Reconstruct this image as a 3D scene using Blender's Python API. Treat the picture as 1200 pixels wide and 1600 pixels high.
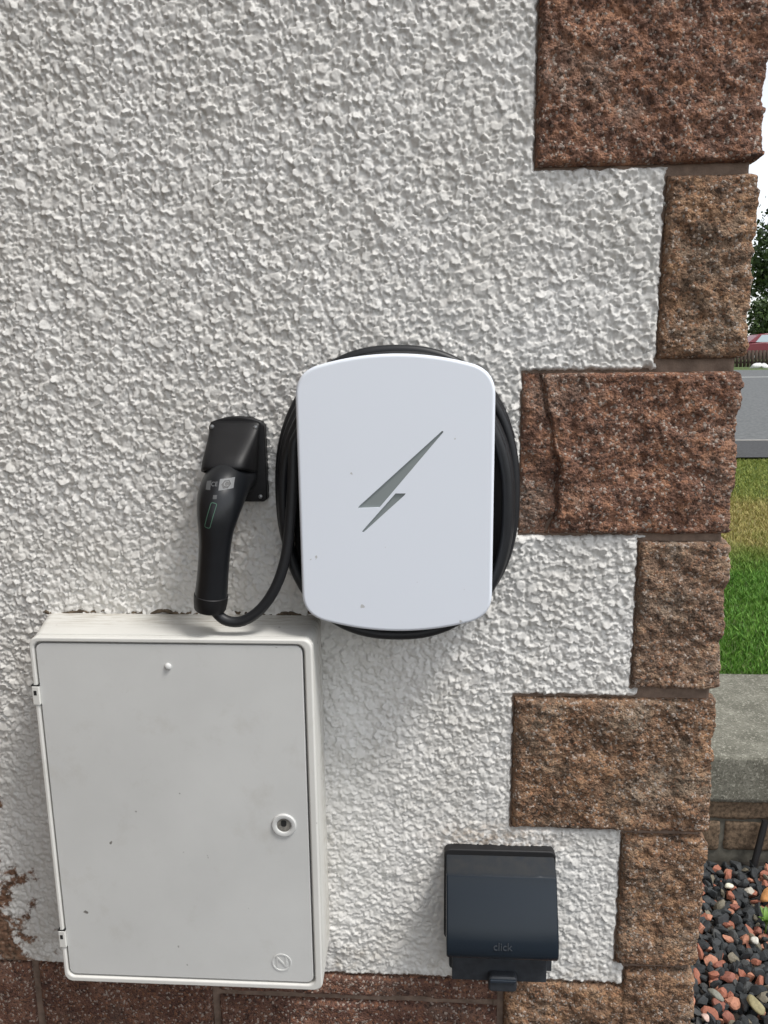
import bpy, bmesh, math, random
import numpy as np
from mathutils import Vector, Matrix, noise as mnoise
from mathutils.bvhtree import BVHTree

for o in list(bpy.data.objects): bpy.data.objects.remove(o)
S = bpy.context.scene
C = S.collection
R = math.radians

# ------------------------------------------------------------------ camera
CAM = np.array([0.0, -1.0393, 1.35]); FPX = 1200.0
_p, _y, _r = R(11.395), R(-3.505), R(-0.652)
_f = np.array([math.sin(_y)*math.cos(_p), math.cos(_y)*math.cos(_p), -math.sin(_p)])
_rt = np.array([math.cos(_y), -math.sin(_y), 0.0]); _up = np.cross(_rt, _f)
RT = math.cos(_r)*_rt + math.sin(_r)*_up
UP = -math.sin(_r)*_rt + math.cos(_r)*_up
cam = bpy.data.cameras.new('camera'); co = bpy.data.objects.new('camera', cam); C.objects.link(co)
cam.sensor_fit = 'VERTICAL'; cam.sensor_height = 36.0; cam.sensor_width = 27.0; cam.lens = 36.0*FPX/1600.0
cam.clip_start = 0.02; cam.clip_end = 3000
co.matrix_world = Matrix(((RT[0], UP[0], -_f[0], CAM[0]), (RT[1], UP[1], -_f[1], CAM[1]),
                          (RT[2], UP[2], -_f[2], CAM[2]), (0, 0, 0, 1)))
S.camera = co

def at(px, py, Y):
    """photo pixel (1200x1600) -> point on the upright plane y = Y"""
    d = RT*(px-600)/FPX - UP*(py-800)/FPX + _f
    return CAM + d*((Y-CAM[1])/d[1])

# ------------------------------------------------------------------ world, sun, exposure
SUN = Vector((0.44, -0.27, 0.90)).normalized()
w = bpy.data.worlds.new('World'); S.world = w; w.use_nodes = True
nt = w.node_tree
sky = nt.nodes.new('ShaderNodeTexSky'); sky.sky_type = 'NISHITA'; sky.sun_disc = False
sky.sun_elevation = math.asin(SUN.z); sky.sun_rotation = math.atan2(SUN.x, SUN.y)
sky.air_density = 1.0; sky.dust_density = 1.0; sky.ozone_density = 1.0
hs = nt.nodes.new('ShaderNodeHueSaturation'); hs.inputs['Saturation'].default_value = 0.22
bg = nt.nodes['Background']; bg.inputs['Strength'].default_value = 0.12
nt.links.new(sky.outputs[0], hs.inputs['Color']); nt.links.new(hs.outputs[0], bg.inputs['Color'])
sl = bpy.data.lights.new('sun', 'SUN'); sl.energy = 1.5; sl.angle = R(14); sl.color = (1, 0.965, 0.92)
so = bpy.data.objects.new('sun', sl); C.objects.link(so)
so.rotation_euler = SUN.to_track_quat('Z', 'Y').to_euler(); so.location = (3, -4, 8)
S.view_settings.view_transform = 'Standard'; S.view_settings.look = 'None'
S.view_settings.gamma = 1; S.view_settings.use_curve_mapping = False
S.view_settings.exposure = 0.97

# ------------------------------------------------------------------ noise helpers (numpy)
def _hash(ix, iy, iz, seed):
    h = (ix.astype(np.int64)*374761393 + iy.astype(np.int64)*668265263 + iz.astype(np.int64)*2147483647 + seed*1274126177) & 0xffffffff
    h = ((h ^ (h >> 13))*1274126177) & 0xffffffff
    h = ((h ^ (h >> 16))*2246822519) & 0xffffffff
    return (h ^ (h >> 15)) & 0xffffffff
def rnd(ix, iy, iz, seed): return _hash(ix, iy, iz, seed).astype(np.float64)/4294967295.0
def noise3(x, y, z, seed=0):
    """smooth value/gradient noise in about -1..1"""
    ix, iy, iz = np.floor(x), np.floor(y), np.floor(z)
    fx, fy, fz = x-ix, y-iy, z-iz
    ux, uy, uz = [t*t*t*(t*(t*6-15)+10) for t in (fx, fy, fz)]
    tot = 0
    for a in (0, 1):
        for b in (0, 1):
            for c in (0, 1):
                h = _hash(ix+a, iy+b, iz+c, seed)
                gx = ((h & 1023)/511.5-1); gy = (((h >> 10) & 1023)/511.5-1); gz = (((h >> 20) & 1023)/511.5-1)
                wgt = (ux if a else 1-ux)*(uy if b else 1-uy)*(uz if c else 1-uz)
                tot = tot + wgt*(gx*(fx-a)+gy*(fy-b)+gz*(fz-c))
    return tot*1.3
def sstep(a, b, x):
    t = np.clip((x-a)/(b-a), 0, 1); return t*t*(3-2*t)

# ------------------------------------------------------------------ object helpers
def put(name, me, mat=None, parent=None):
    o = bpy.data.objects.new(name, me); C.objects.link(o)
    if mat: me.materials.append(mat)
    if parent: o.parent = parent
    return o
def mesh_np(name, V, F, smooth=True):
    V = np.asarray(V, np.float32); F = np.asarray(F, np.int32); k = F.shape[1]
    me = bpy.data.meshes.new(name)
    me.vertices.add(len(V)); me.vertices.foreach_set('co', V.ravel())
    me.loops.add(F.size); me.loops.foreach_set('vertex_index', F.ravel())
    me.polygons.add(len(F)); me.polygons.foreach_set('loop_start', np.arange(0, F.size, k, dtype=np.int32))
    me.polygons.foreach_set('use_smooth', np.full(len(F), smooth, bool))
    me.update(calc_edges=True); me.validate()
    return me
def mesh_py(name, V, F, smooth=True, angle=None):
    me = bpy.data.meshes.new(name); me.from_pydata([tuple(map(float, v)) for v in V], [], F)
    bm = bmesh.new(); bm.from_mesh(me); bmesh.ops.recalc_face_normals(bm, faces=bm.faces); bm.to_mesh(me); bm.free()
    me.polygons.foreach_set('use_smooth', [smooth]*len(me.polygons))
    if angle: me.set_sharp_from_angle(angle=R(angle))
    me.update(); return me
def bevel(o, wdt, seg=3, ang=35):
    m = o.modifiers.new('bevel', 'BEVEL'); m.width = wdt; m.segments = seg; m.limit_method = 'ANGLE'
    m.angle_limit = R(ang); m.harden_normals = True
    o.data.polygons.foreach_set('use_smooth', [True]*len(o.data.polygons))
    return o
def box(name, x0, x1, y0, y1, z0, z1, mat, parent=None, bev=0.0, seg=2):
    V = [(x, y, z) for x in (x0, x1) for y in (y0, y1) for z in (z0, z1)]
    F = [(0, 1, 3, 2), (4, 6, 7, 5), (0, 4, 5, 1), (2, 3, 7, 6), (0, 2, 6, 4), (1, 5, 7, 3)]
    o = put(name, mesh_py(name, V, F, False), mat, parent)
    if bev: bevel(o, bev, seg)
    return o
def prism_mesh(name, pts, y0, y1, pts2=None):
    """outline pts in (x,z), from y0 (back) to y1 (front); pts2 = front outline"""
    n = len(pts); q = pts2 or pts
    V = [(p[0], y0, p[1]) for p in pts] + [(p[0], y1, p[1]) for p in q]
    F = [tuple(range(n)), tuple(range(2*n-1, n-1, -1))] + [(i, (i+1) % n, n+(i+1) % n, n+i) for i in range(n)]
    return mesh_py(name, V, F, False)
def prism(name, pts, y0, y1, mat, parent=None, bev=0, seg=3, pts2=None):
    o = put(name, prism_mesh(name, pts, y0, y1, pts2), mat, parent)
    if bev: bevel(o, bev, seg, 40)
    return o
def rrect(x0, x1, z0, z1, r, n=6):
    P = []
    for cx, cz, a in ((x1-r, z1-r, 0), (x0+r, z1-r, 90), (x0+r, z0+r, 180), (x1-r, z0+r, 270)):
        for i in range(n+1):
            t = R(a+90*i/n); P.append((cx+r*math.cos(t), cz+r*math.sin(t)))
    return P
def ring(name, outer, inner, y0, y1, mat, parent=None, bev=0):
    n = len(outer)
    V = [(p[0], y0, p[1]) for p in outer]+[(p[0], y1, p[1]) for p in outer]+[(p[0], y1, p[1]) for p in inner]+[(p[0], y0, p[1]) for p in inner]
    F = []
    for i in range(n):
        j = (i+1) % n
        for k in range(4):
            a, b = k*n, ((k+1) % 4)*n
            F.append((a+i, a+j, b+j, b+i))
    o = put(name, mesh_py(name, V, F, False), mat, parent)
    if bev: bevel(o, bev, 3, 40)
    return o
def circ(cx, cz, r, n=32): return [(cx+r*math.cos(2*math.pi*i/n), cz+r*math.sin(2*math.pi*i/n)) for i in range(n)]
def lathe(name, cx, cz, prof, mat, parent=None, n=36):
    """prof: list of (radius, y), turned about the y axis through (cx, cz)"""
    V, F = [], []
    for r, y in prof:
        V += [(cx+max(r, 1e-5)*math.cos(2*math.pi*i/n), y, cz+max(r, 1e-5)*math.sin(2*math.pi*i/n)) for i in range(n)]
    for k in range(len(prof)-1):
        F += [(k*n+i, k*n+(i+1) % n, (k+1)*n+(i+1) % n, (k+1)*n+i) for i in range(n)]
    F.append(tuple(range(n))); F.append(tuple(range((len(prof)-1)*n, len(prof)*n)))
    return put(name, mesh_py(name, V, F, True, 35), mat, parent)
def catmull(P, per=10):
    P = [np.array(p, float) for p in P]; P = [2*P[0]-P[1]]+P+[2*P[-1]-P[-2]]; out = []
    for i in range(1, len(P)-2):
        a, b, c, d = P[i-1:i+3]
        for k in range(per):
            t = k/per
            out.append(.5*((2*b)+(c-a)*t+(2*a-5*b+4*c-d)*t*t+(3*b-a-3*c+d)*t**3))
    out.append(P[-2]); return np.array(out)
def sweep(path, rad, n=14, up=Vector((0, 1, 0)), caps=True):
    """rings along a path; rad is a number or list of (side, depth) half-axes"""
    path = [Vector(p) for p in path]; V, F = [], []; m = len(path)
    N = None
    for i, p in enumerate(path):
        t = (path[min(i+1, m-1)]-path[max(i-1, 0)]).normalized()
        if N is None: N = up
        N = (N - t*N.dot(t)).normalized(); B = t.cross(N)
        ra, rb = (rad, rad) if not hasattr(rad, '__len__') else rad[i]
        for k in range(n):
            a = 2*math.pi*k/n; V.append(p + B*(ra*math.cos(a)) + N*(rb*math.sin(a)))
    for i in range(m-1):
        F += [(i*n+k, i*n+(k+1) % n, (i+1)*n+(k+1) % n, (i+1)*n+k) for k in range(n)]
    if caps: F += [tuple(range(n)), tuple(range((m-1)*n, m*n))]
    return V, F
def tube(name, path, rad, mat, parent=None, n=14, up=Vector((0, 1, 0)), angle=50):
    V, F = sweep(path, rad, n, up); return put(name, mesh_py(name, V, F, True, angle), mat, parent)
def empty(name, loc=(0, 0, 0)):
    o = bpy.data.objects.new(name, None); C.objects.link(o); o.empty_display_size = .05
    o.location = loc; return o
def adopt(root):
    """children were built in world coordinates: keep them there when the root sits elsewhere"""
    for c in root.children: c.matrix_parent_inverse = Matrix.Translation(root.location).inverted()
def tag(o, label, cat, group=None):
    o['label'] = label; o['category'] = cat
    if group: o['group'] = group
    return o
def struct(o): o['kind'] = 'structure'; return o
def stuff(o): o['kind'] = 'stuff'; return o
def text_mesh(txt, size, extr):
    cu = bpy.data.curves.new('t', 'FONT'); cu.body = txt; cu.size = size; cu.extrude = extr
    cu.align_x = 'CENTER'; cu.align_y = 'CENTER'; cu.resolution_u = 3
    ob = bpy.data.objects.new('t', cu); C.objects.link(ob)
    dg = bpy.context.evaluated_depsgraph_get(); me = bpy.data.meshes.new_from_object(ob.evaluated_get(dg))
    bpy.data.objects.remove(ob); bpy.data.curves.remove(cu); return me

# ------------------------------------------------------------------ material helpers
def mat(name):
    m = bpy.data.materials.new(name); m.use_nodes = True
    return m, m.node_tree, m.node_tree.nodes['Principled BSDF']
def nd(t, typ, **kw):
    n = t.nodes.new(typ)
    for k, v in kw.items():
        if k in n.inputs.keys() if hasattr(n.inputs, 'keys') else False: n.inputs[k].default_value = v
        else: setattr(n, k, v)
    return n
def tnoise(t, scale, detail=4, rough=.55, co=None, dist=0):
    n = t.nodes.new('ShaderNodeTexNoise'); n.inputs['Scale'].default_value = scale
    n.inputs['Detail'].default_value = detail; n.inputs['Roughness'].default_value = rough; n.inputs['Distortion'].default_value = dist
    if co is None: co = objco(t)
    t.links.new(co, n.inputs['Vector']); return n.outputs['Fac']
def objco(t):
    for n in t.nodes:
        if n.type == 'TEX_COORD': return n.outputs['Object']
    return t.nodes.new('ShaderNodeTexCoord').outputs['Object']
def ramp(t, fac, stops, interp='LINEAR'):
    n = t.nodes.new('ShaderNodeValToRGB'); e = n.color_ramp.elements; n.color_ramp.interpolation = interp
    while len(e) < len(stops): e.new(.5)
    for i, (p, c) in enumerate(stops):
        e[i].position = p; e[i].color = (c, c, c, 1) if not hasattr(c, '__len__') else (*c, 1)
    t.links.new(fac, n.inputs[0]); return n.outputs[0]
def mix(t, fac, a, b, mode='MIX'):
    n = t.nodes.new('ShaderNodeMix'); n.data_type = 'RGBA'; n.blend_type = mode
    for s, v in ((n.inputs[0], fac), (n.inputs[6], a), (n.inputs[7], b)):
        if hasattr(v, 'is_linked') or hasattr(v, 'links'): t.links.new(v, s)
        elif hasattr(v, '__len__'): s.default_value = (*v, 1)
        else: s.default_value = v
    return n.outputs[2]
def math_(t, op, a, b=0.0, c=None):
    n = t.nodes.new('ShaderNodeMath'); n.operation = op
    for i, v in enumerate((a, b) if c is None else (a, b, c)):
        if hasattr(v, 'links'): t.links.new(v, n.inputs[i])
        else: n.inputs[i].default_value = v
    return n.outputs[0]
def bump(t, b, h, strength, dist):
    n = t.nodes.new('ShaderNodeBump'); n.inputs['Strength'].default_value = strength; n.inputs['Distance'].default_value = dist
    t.links.new(h, n.inputs['Height']); t.links.new(n.outputs[0], b.inputs['Normal']); return n
def near(t, px, pz, rx, rz):
    """0 far .. 1 at a spot (object x,z): used for stains with a place of their own"""
    s = t.nodes.new('ShaderNodeSeparateXYZ'); t.links.new(objco(t), s.inputs[0])
    a = math_(t, 'DIVIDE', math_(t, 'SUBTRACT', s.outputs[0], px), rx); b = math_(t, 'DIVIDE', math_(t, 'SUBTRACT', s.outputs[2], pz), rz)
    d = math_(t, 'SQRT', math_(t, 'ADD', math_(t, 'MULTIPLY', a, a), math_(t, 'MULTIPLY', b, b)))
    return math_(t, 'MAXIMUM', math_(t, 'SUBTRACT', 1.0, d), 0.0)
def simple(name, col, rough=.5, spec=.5, var=0.0, vscale=40, bmp=0.0, bscale=400, metal=0):
    m, t, b = mat(name); b.inputs['Roughness'].default_value = rough; b.inputs['Metallic'].default_value = metal
    b.inputs['Specular IOR Level'].default_value = spec
    if var:
        f = tnoise(t, vscale, 5); c = ramp(t, f, [(.3, [x*(1-var) for x in col]), (.7, [x*(1+var) for x in col])])
        t.links.new(c, b.inputs['Base Color'])
    else: b.inputs['Base Color'].default_value = (*col, 1)
    if bmp: bump(t, b, tnoise(t, bscale, 3), bmp, .001)
    return m

def m_render():
    m, t, b = mat('painted_roughcast')
    base = ramp(t, tnoise(t, 9, 4), [(.3, (.60, .585, .55)), (.7, (.68, .67, .645))])
    # thin paint over odd chips, a few brown specks
    sp = ramp(t, tnoise(t, 55, 3, .6), [(.70, 0), (.76, .35)]); base = mix(t, sp, base, (.42, .36, .28))
    # paint worn off to brown mortar low on the left, and dirty splash-up along the bottom edge
    wn = math_(t, 'ADD', near(t, -.80, .42, .29, .50), math_(t, 'MULTIPLY', math_(t, 'SUBTRACT', tnoise(t, 28, 6, .65), .5), 1.5))
    wf = ramp(t, wn, [(.44, 0), (.54, 1)])
    brown = ramp(t, tnoise(t, 120, 4), [(.35, (.07, .045, .03)), (.6, (.22, .12, .075)), (.75, (.33, .28, .22))])
    base = mix(t, wf, base, brown)
    s = t.nodes.new('ShaderNodeSeparateXYZ'); t.links.new(objco(t), s.inputs[0])
    low = ramp(t, s.outputs[2], [(.395, 1), (.50, 0)])
    lf = math_(t, 'MULTIPLY', low, ramp(t, tnoise(t, 40, 6, .7), [(.48, 0), (.72, .75)]))
    base = mix(t, lf, base, (.33, .28, .21))
    # green-brown grime under the meter box side and round the socket top
    g = math_(t, 'MULTIPLY', near(t, .10, .64, .13, .035), ramp(t, tnoise(t, 90, 5, .7), [(.42, 0), (.66, 1)]))
    base = mix(t, g, base, (.34, .24, .15))
    t.links.new(base, b.inputs['Base Color']); b.inputs['Roughness'].default_value = .72; b.inputs['Specular IOR Level'].default_value = .35
    bump(t, b, tnoise(t, 420, 4, .6), .35, .0012)
    return m
def m_stone(name, seedshift, a, bcol, c, grey):
    m, t, b = mat(name)
    mp = t.nodes.new('ShaderNodeMapping'); mp.inputs['Location'].default_value = (seedshift, seedshift*.7, seedshift*1.3)
    t.links.new(objco(t), mp.inputs[0]); co = mp.outputs[0]
    f = tnoise(t, 34, 8, .68, co)
    base = ramp(t, f, [(.32, a), (.5, bcol), (.66, c)])
    pt = ramp(t, tnoise(t, 11, 5, .6, co), [(.52, 0), (.68, .75)]); base = mix(t, pt, base, grey)
    # aggregate grains: pale, dark and rust coloured
    v = t.nodes.new('ShaderNodeTexVoronoi'); v.inputs['Scale'].default_value = 330; t.links.new(co, v.inputs['Vector'])
    sx = t.nodes.new('ShaderNodeSeparateColor'); t.links.new(v.outputs['Color'], sx.inputs[0])
    base = mix(t, ramp(t, sx.outputs[0], [(.0, .6), (.20, .6), (.22, 0)], 'CONSTANT'), base, (.035, .024, .020))
    base = mix(t, ramp(t, sx.outputs[1], [(0, 0), (.84, 0), (.86, .35)], 'CONSTANT'), base, (.44, .20, .10))
    base = mix(t, ramp(t, sx.outputs[2], [(0, 0), (.89, 0), (.90, .7)], 'CONSTANT'), base, (.50, .43, .37))
    v2 = t.nodes.new('ShaderNodeTexVoronoi'); v2.inputs['Scale'].default_value = 150; t.links.new(co, v2.inputs['Vector'])
    s2 = t.nodes.new('ShaderNodeSeparateColor'); t.links.new(v2.outputs['Color'], s2.inputs[0])
    near_c = ramp(t, v2.outputs['Distance'], [(.22, 1), (.34, 0)])
    wf = math_(t, 'MULTIPLY', near_c, ramp(t, s2.outputs[0], [(0, 0), (.925, 0), (.93, .5)], 'CONSTANT'))
    base = mix(t, wf, base, (.46, .41, .37))
    t.links.new(base, b.inputs['Base Color']); b.inputs['Roughness'].default_value = .85; b.inputs['Specular IOR Level'].default_value = .3
    h = math_(t, 'ADD', tnoise(t, 330, 6, .7, co), math_(t, 'MULTIPLY', v.outputs['Distance'], -.6))
    bump(t, b, h, 1.0, .0038)
    return m
M_RENDER = m_render()
M_STONE = [m_stone('split_stone_red', 0, (.085, .047, .035), (.235, .124, .084), (.43, .225, .135), (.275, .195, .150)),
           m_stone('split_stone_brown', 3.1, (.090, .060, .041), (.250, .152, .095), (.45, .27, .155), (.315, .248, .182)),
           m_stone('split_stone_tan', 7.7, (.100, .068, .049), (.265, .172, .118), (.43, .29, .19), (.335, .27, .205)),
           m_stone('split_stone_base', 11.3, (.085, .043, .034), (.170, .086, .062), (.25, .136, .094), (.18, .12, .093))]
M_MORTAR = simple('mortar', (.20, .145, .112), .9, .2, .3, 60, .6, 500)
M_GREYSTONE = simple('garden_brick', (.125, .088, .058), .9, .25, .6, 110, 1.0, 260)

# ------------------------------------------------------------------ ground, lawn, pavement, road
def gz(Y):   # ground height behind the garden wall
    return np.interp(Y, [-60, .9, .95, 1.42, 5.6, 21.3, 60, 400, 1500], [-.03, -.03, .27, .285, .50, .895, 1.0, 1.0, 1.0])
ys = np.concatenate([np.linspace(-60, .9, 12), [.95, 1.42], np.linspace(1.6, 5.6, 20), np.linspace(7, 21.3, 10), [30, 60, 150, 400, 1500]])
xs = np.array([-1500, -300, -60, -10, 0, 10, 60, 300, 1500.])
XX, YY = np.meshgrid(xs, ys); ZZ = gz(YY)
V = np.stack([XX, YY, ZZ], -1).reshape(-1, 3); nx = len(xs)
F = [(i*nx+j, i*nx+j+1, (i+1)*nx+j+1, (i+1)*nx+j) for i in range(len(ys)-1) for j in range(nx-1)]
def m_ground():
    m, t, b = mat('lawn_soil')
    dry = ramp(t, tnoise(t, 1.1, 4), [(.42, 0), (.62, 1)])
    base = ramp(t, tnoise(t, 30, 6), [(.35, (.045, .075, .015)), (.65, (.10, .15, .035))])
    s = t.nodes.new('ShaderNodeSeparateXYZ'); t.links.new(objco(t), s.inputs[0])
    nz_ = math_(t, 'MULTIPLY', math_(t, 'SUBTRACT', tnoise(t, 2.3, 6, .6), .5), 1.4)
    band = math_(t, 'SUBTRACT', 1.0, math_(t, 'DIVIDE', math_(t, 'ABSOLUTE', math_(t, 'SUBTRACT', s.outputs[1], 3.45)), 1.0))
    dry = ramp(t, math_(t, 'ADD', band, nz_), [(.15, 0), (.7, .8)])
    base = mix(t, dry, base, (.22, .18, .065))
    t.links.new(base, b.inputs['Base Color']); b.inputs['Roughness'].default_value = .95
    bump(t, b, tnoise(t, 90, 5), .8, .02); return m
struct(put('ground', mesh_np('ground', V, np.array(F)), m_ground()))
def sheet(name, x0, x1, y0, y1, dz, mt, skew=0.0, n=8):
    V, F = [], []
    for i in range(n+1):
        Y = y0+(y1-y0)*i/n
        V += [(x0, Y - skew*(x0-2.8), float(gz(Y - skew*(x0-2.8)))+dz), (x1, Y - skew*(x1-2.8), float(gz(Y - skew*(x1-2.8)))+dz)]
    F = [(2*i, 2*i+1, 2*i+3, 2*i+2) for i in range(n)]
    return struct(put(name, mesh_py(name, V, F, True), mt))
struct(box('driveway', -40, 40, -30, .884, -.2, -.022, simple('driveway_chips', (.075, .070, .066), .95, .2, .35, 60, .8, 120)))
M_ROAD = simple('asphalt', (.115, .12, .12), .85, .3, .35, 25, .6, 300)
M_PAVE = simple('asphalt_path', (.055, .056, .058), .9, .3, .3, 50, .6, 300)
sheet('road', -40, 60, 6.3, 20.9, .012, M_ROAD)
sheet('pavement', -40, 60, 5.35, 6.3, .03, M_PAVE)
box('kerb', -40, 60, 6.3, 6.36, .3, float(gz(6.3))+.036, simple('kerb_concrete', (.30, .29, .27), .9, .3, .2, 20))['kind'] = 'structure'
sheet('road_line', -40, 60, 17.2, 17.32, .018, simple('road_paint', (.65, .65, .62), .8))

# ------------------------------------------------------------------ house wall: render, mortar, split stones
wall = empty('house_wall', (0, .05, 0))
tag(wall, 'white roughcast house wall with red split-stone quoins and base course', 'wall')
XR = .398                                          # corner plane before the rock-face bulge
STONES = [  # x0, z0, z1, return depth, material, seed   (all run to the corner)
    (.2955, 1.873, 2.06, .24, 1, 1), (.1315, 1.582, 1.862, .12, 0, 2), (.2955, 1.344, 1.568, .24, 1, 3), (.1225, 1.110, 1.327, .12, 0, 4),
    (.2865, .886, 1.099, .24, 2, 5), (.1215, .661, .868, .12, 1, 6), (.2855, .434, .652, .24, 1, 7), (.1160, .16, .392, .12, 1, 8)]
def chips(x, z, cell, seed, relief, tilt, lo=.55, hi=1.0):
    """overlapping angular stone chips: the highest of the nearby tilted flakes"""
    gx, gz_ = x/cell, z/cell; ix, iz = np.floor(gx), np.floor(gz_); best = np.full(x.shape, -1.0); zero = np.zeros_like(ix)
    for a in (-1, 0, 1):
        for b in (-1, 0, 1):
            cx, cz = ix+a, iz+b
            jx = cx+rnd(cx, cz, zero, seed); jz = cz+rnd(cx, cz, zero, seed+1)
            r = lo+(hi-lo)*rnd(cx, cz, zero, seed+2); an = 6.283*rnd(cx, cz, zero, seed+3); el = .45+.55*rnd(cx, cz, zero, seed+4)
            h0 = rnd(cx, cz, zero, seed+5); ta = 6.283*rnd(cx, cz, zero, seed+6); tm = tilt*rnd(cx, cz, zero, seed+7)
            dx, dz = gx-jx, gz_-jz
            u = dx*np.cos(an)+dz*np.sin(an); v = -dx*np.sin(an)+dz*np.cos(an)
            # polygon-ish flake outline
            d = np.maximum(np.abs(u)+.35*np.abs(v), np.abs(v)/el+.3*np.abs(u))/r
            hh = h0*.75+tm*(dx*np.cos(ta)+dz*np.sin(ta)) + .15
            hh = hh*np.clip((1.0-d)/.15, 0, 1)
            best = np.maximum(best, hh)
    return np.clip(best, 0, 2)*relief
def fine_axis(lo, hi, a, b, fine, coarse):
    return np.unique(np.concatenate([np.arange(lo, a, coarse), np.arange(a, b, fine), np.arange(b, hi+coarse/2, coarse)]).round(6))
def render_coat():
    X = fine_axis(-1.5, .31, -.745, .31, .00140, .012); Z = fine_axis(.385, 2.3, .385, 1.83, .00140, .012)
    x, z = np.meshgrid(X, Z)
    wob = .0028*noise3(x*70, z*70, 0*x, 5)+.0016*noise3(x*210, z*210, 0*x, 6)
    sd = z-.394
    for i, (x0, z0, z1, rd, mi, sd_) in enumerate(STONES[:-1]):
        pad = .001
        dx = np.maximum(np.maximum(x0-pad-x, x-.6), 0); dz = np.maximum(np.maximum(z0-.003-z, z-z1-.003), 0)
        ins = np.minimum(x-(x0-pad), np.minimum(z-z0+.003, z1+.003-z))
        d = np.hypot(dx, dz); d = np.where(d > 0, d, -np.maximum(ins, 0)); sd = np.minimum(sd, d)
    # no render to the right of the short stones' left edge (joints) 
    sd = np.minimum(sd, np.where(z > .43, .2965-x, .2965+.003*np.sin((z-.39)*70)-x))
    sd = sd+wob
    soft = sstep(.95, .60, z)                       # lower down the dash is shallower
    soft = np.clip(soft*.75+.35*noise3(x*5, z*5, 0*x, 71)+.05, 0, .8)
    xw = x+.0014*noise3(x*210, z*210, 0*x, 8); zw = z+.0014*noise3(x*210, z*210, 0*x, 9)
    h = np.maximum(chips(xw, zw, .0092, 11, .0056, 1.2, .40, .95), chips(xw+.3, zw+.1, .0066, 31, .0047, 1.2, .40, .95))
    h = np.maximum(h, chips(xw+.7, zw, .0050, 51, .0030, 1.1, .35, .85))
    h = h*(1-.5*soft) + soft*.0012*np.abs(noise3(x*95, z*95, 0*x, 15))*2
    h += .0016*noise3(x*14, z*14, 0*x, 3)+.0011*noise3(x*45, z*45, 0*x, 4)+.0005*noise3(x*260, z*260, 0*x, 17)
    e = np.clip(1-sd/.005, 0, 1.6)
    y = .003-h+e*e*.009
    # a blob of render hanging at the bottom corner by the stone
    y = y-.004*np.exp(-(((x-.291)/.006)**2+((z-.402)/.007)**2))
    V = np.stack([x, y, z], -1).reshape(-1, 3)
    n, mcol = x.shape; idx = np.arange(n*mcol).reshape(n, mcol)
    q = np.stack([idx[:-1, :-1], idx[:-1, 1:], idx[1:, 1:], idx[1:, :-1]], -1)
    keep = (sd[:-1, :-1] > -.004) & (sd[1:, 1:] > -.004) & (sd[:-1, 1:] > -.004) & (sd[1:, :-1] > -.004)
    q = q[keep]
    used = np.zeros(n*mcol, bool); used[q.ravel()] = True; remap = np.cumsum(used)-1
    return mesh_np('render_coat', V[used], remap[q])
put('render_coat', render_coat(), M_RENDER, wall)

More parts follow.
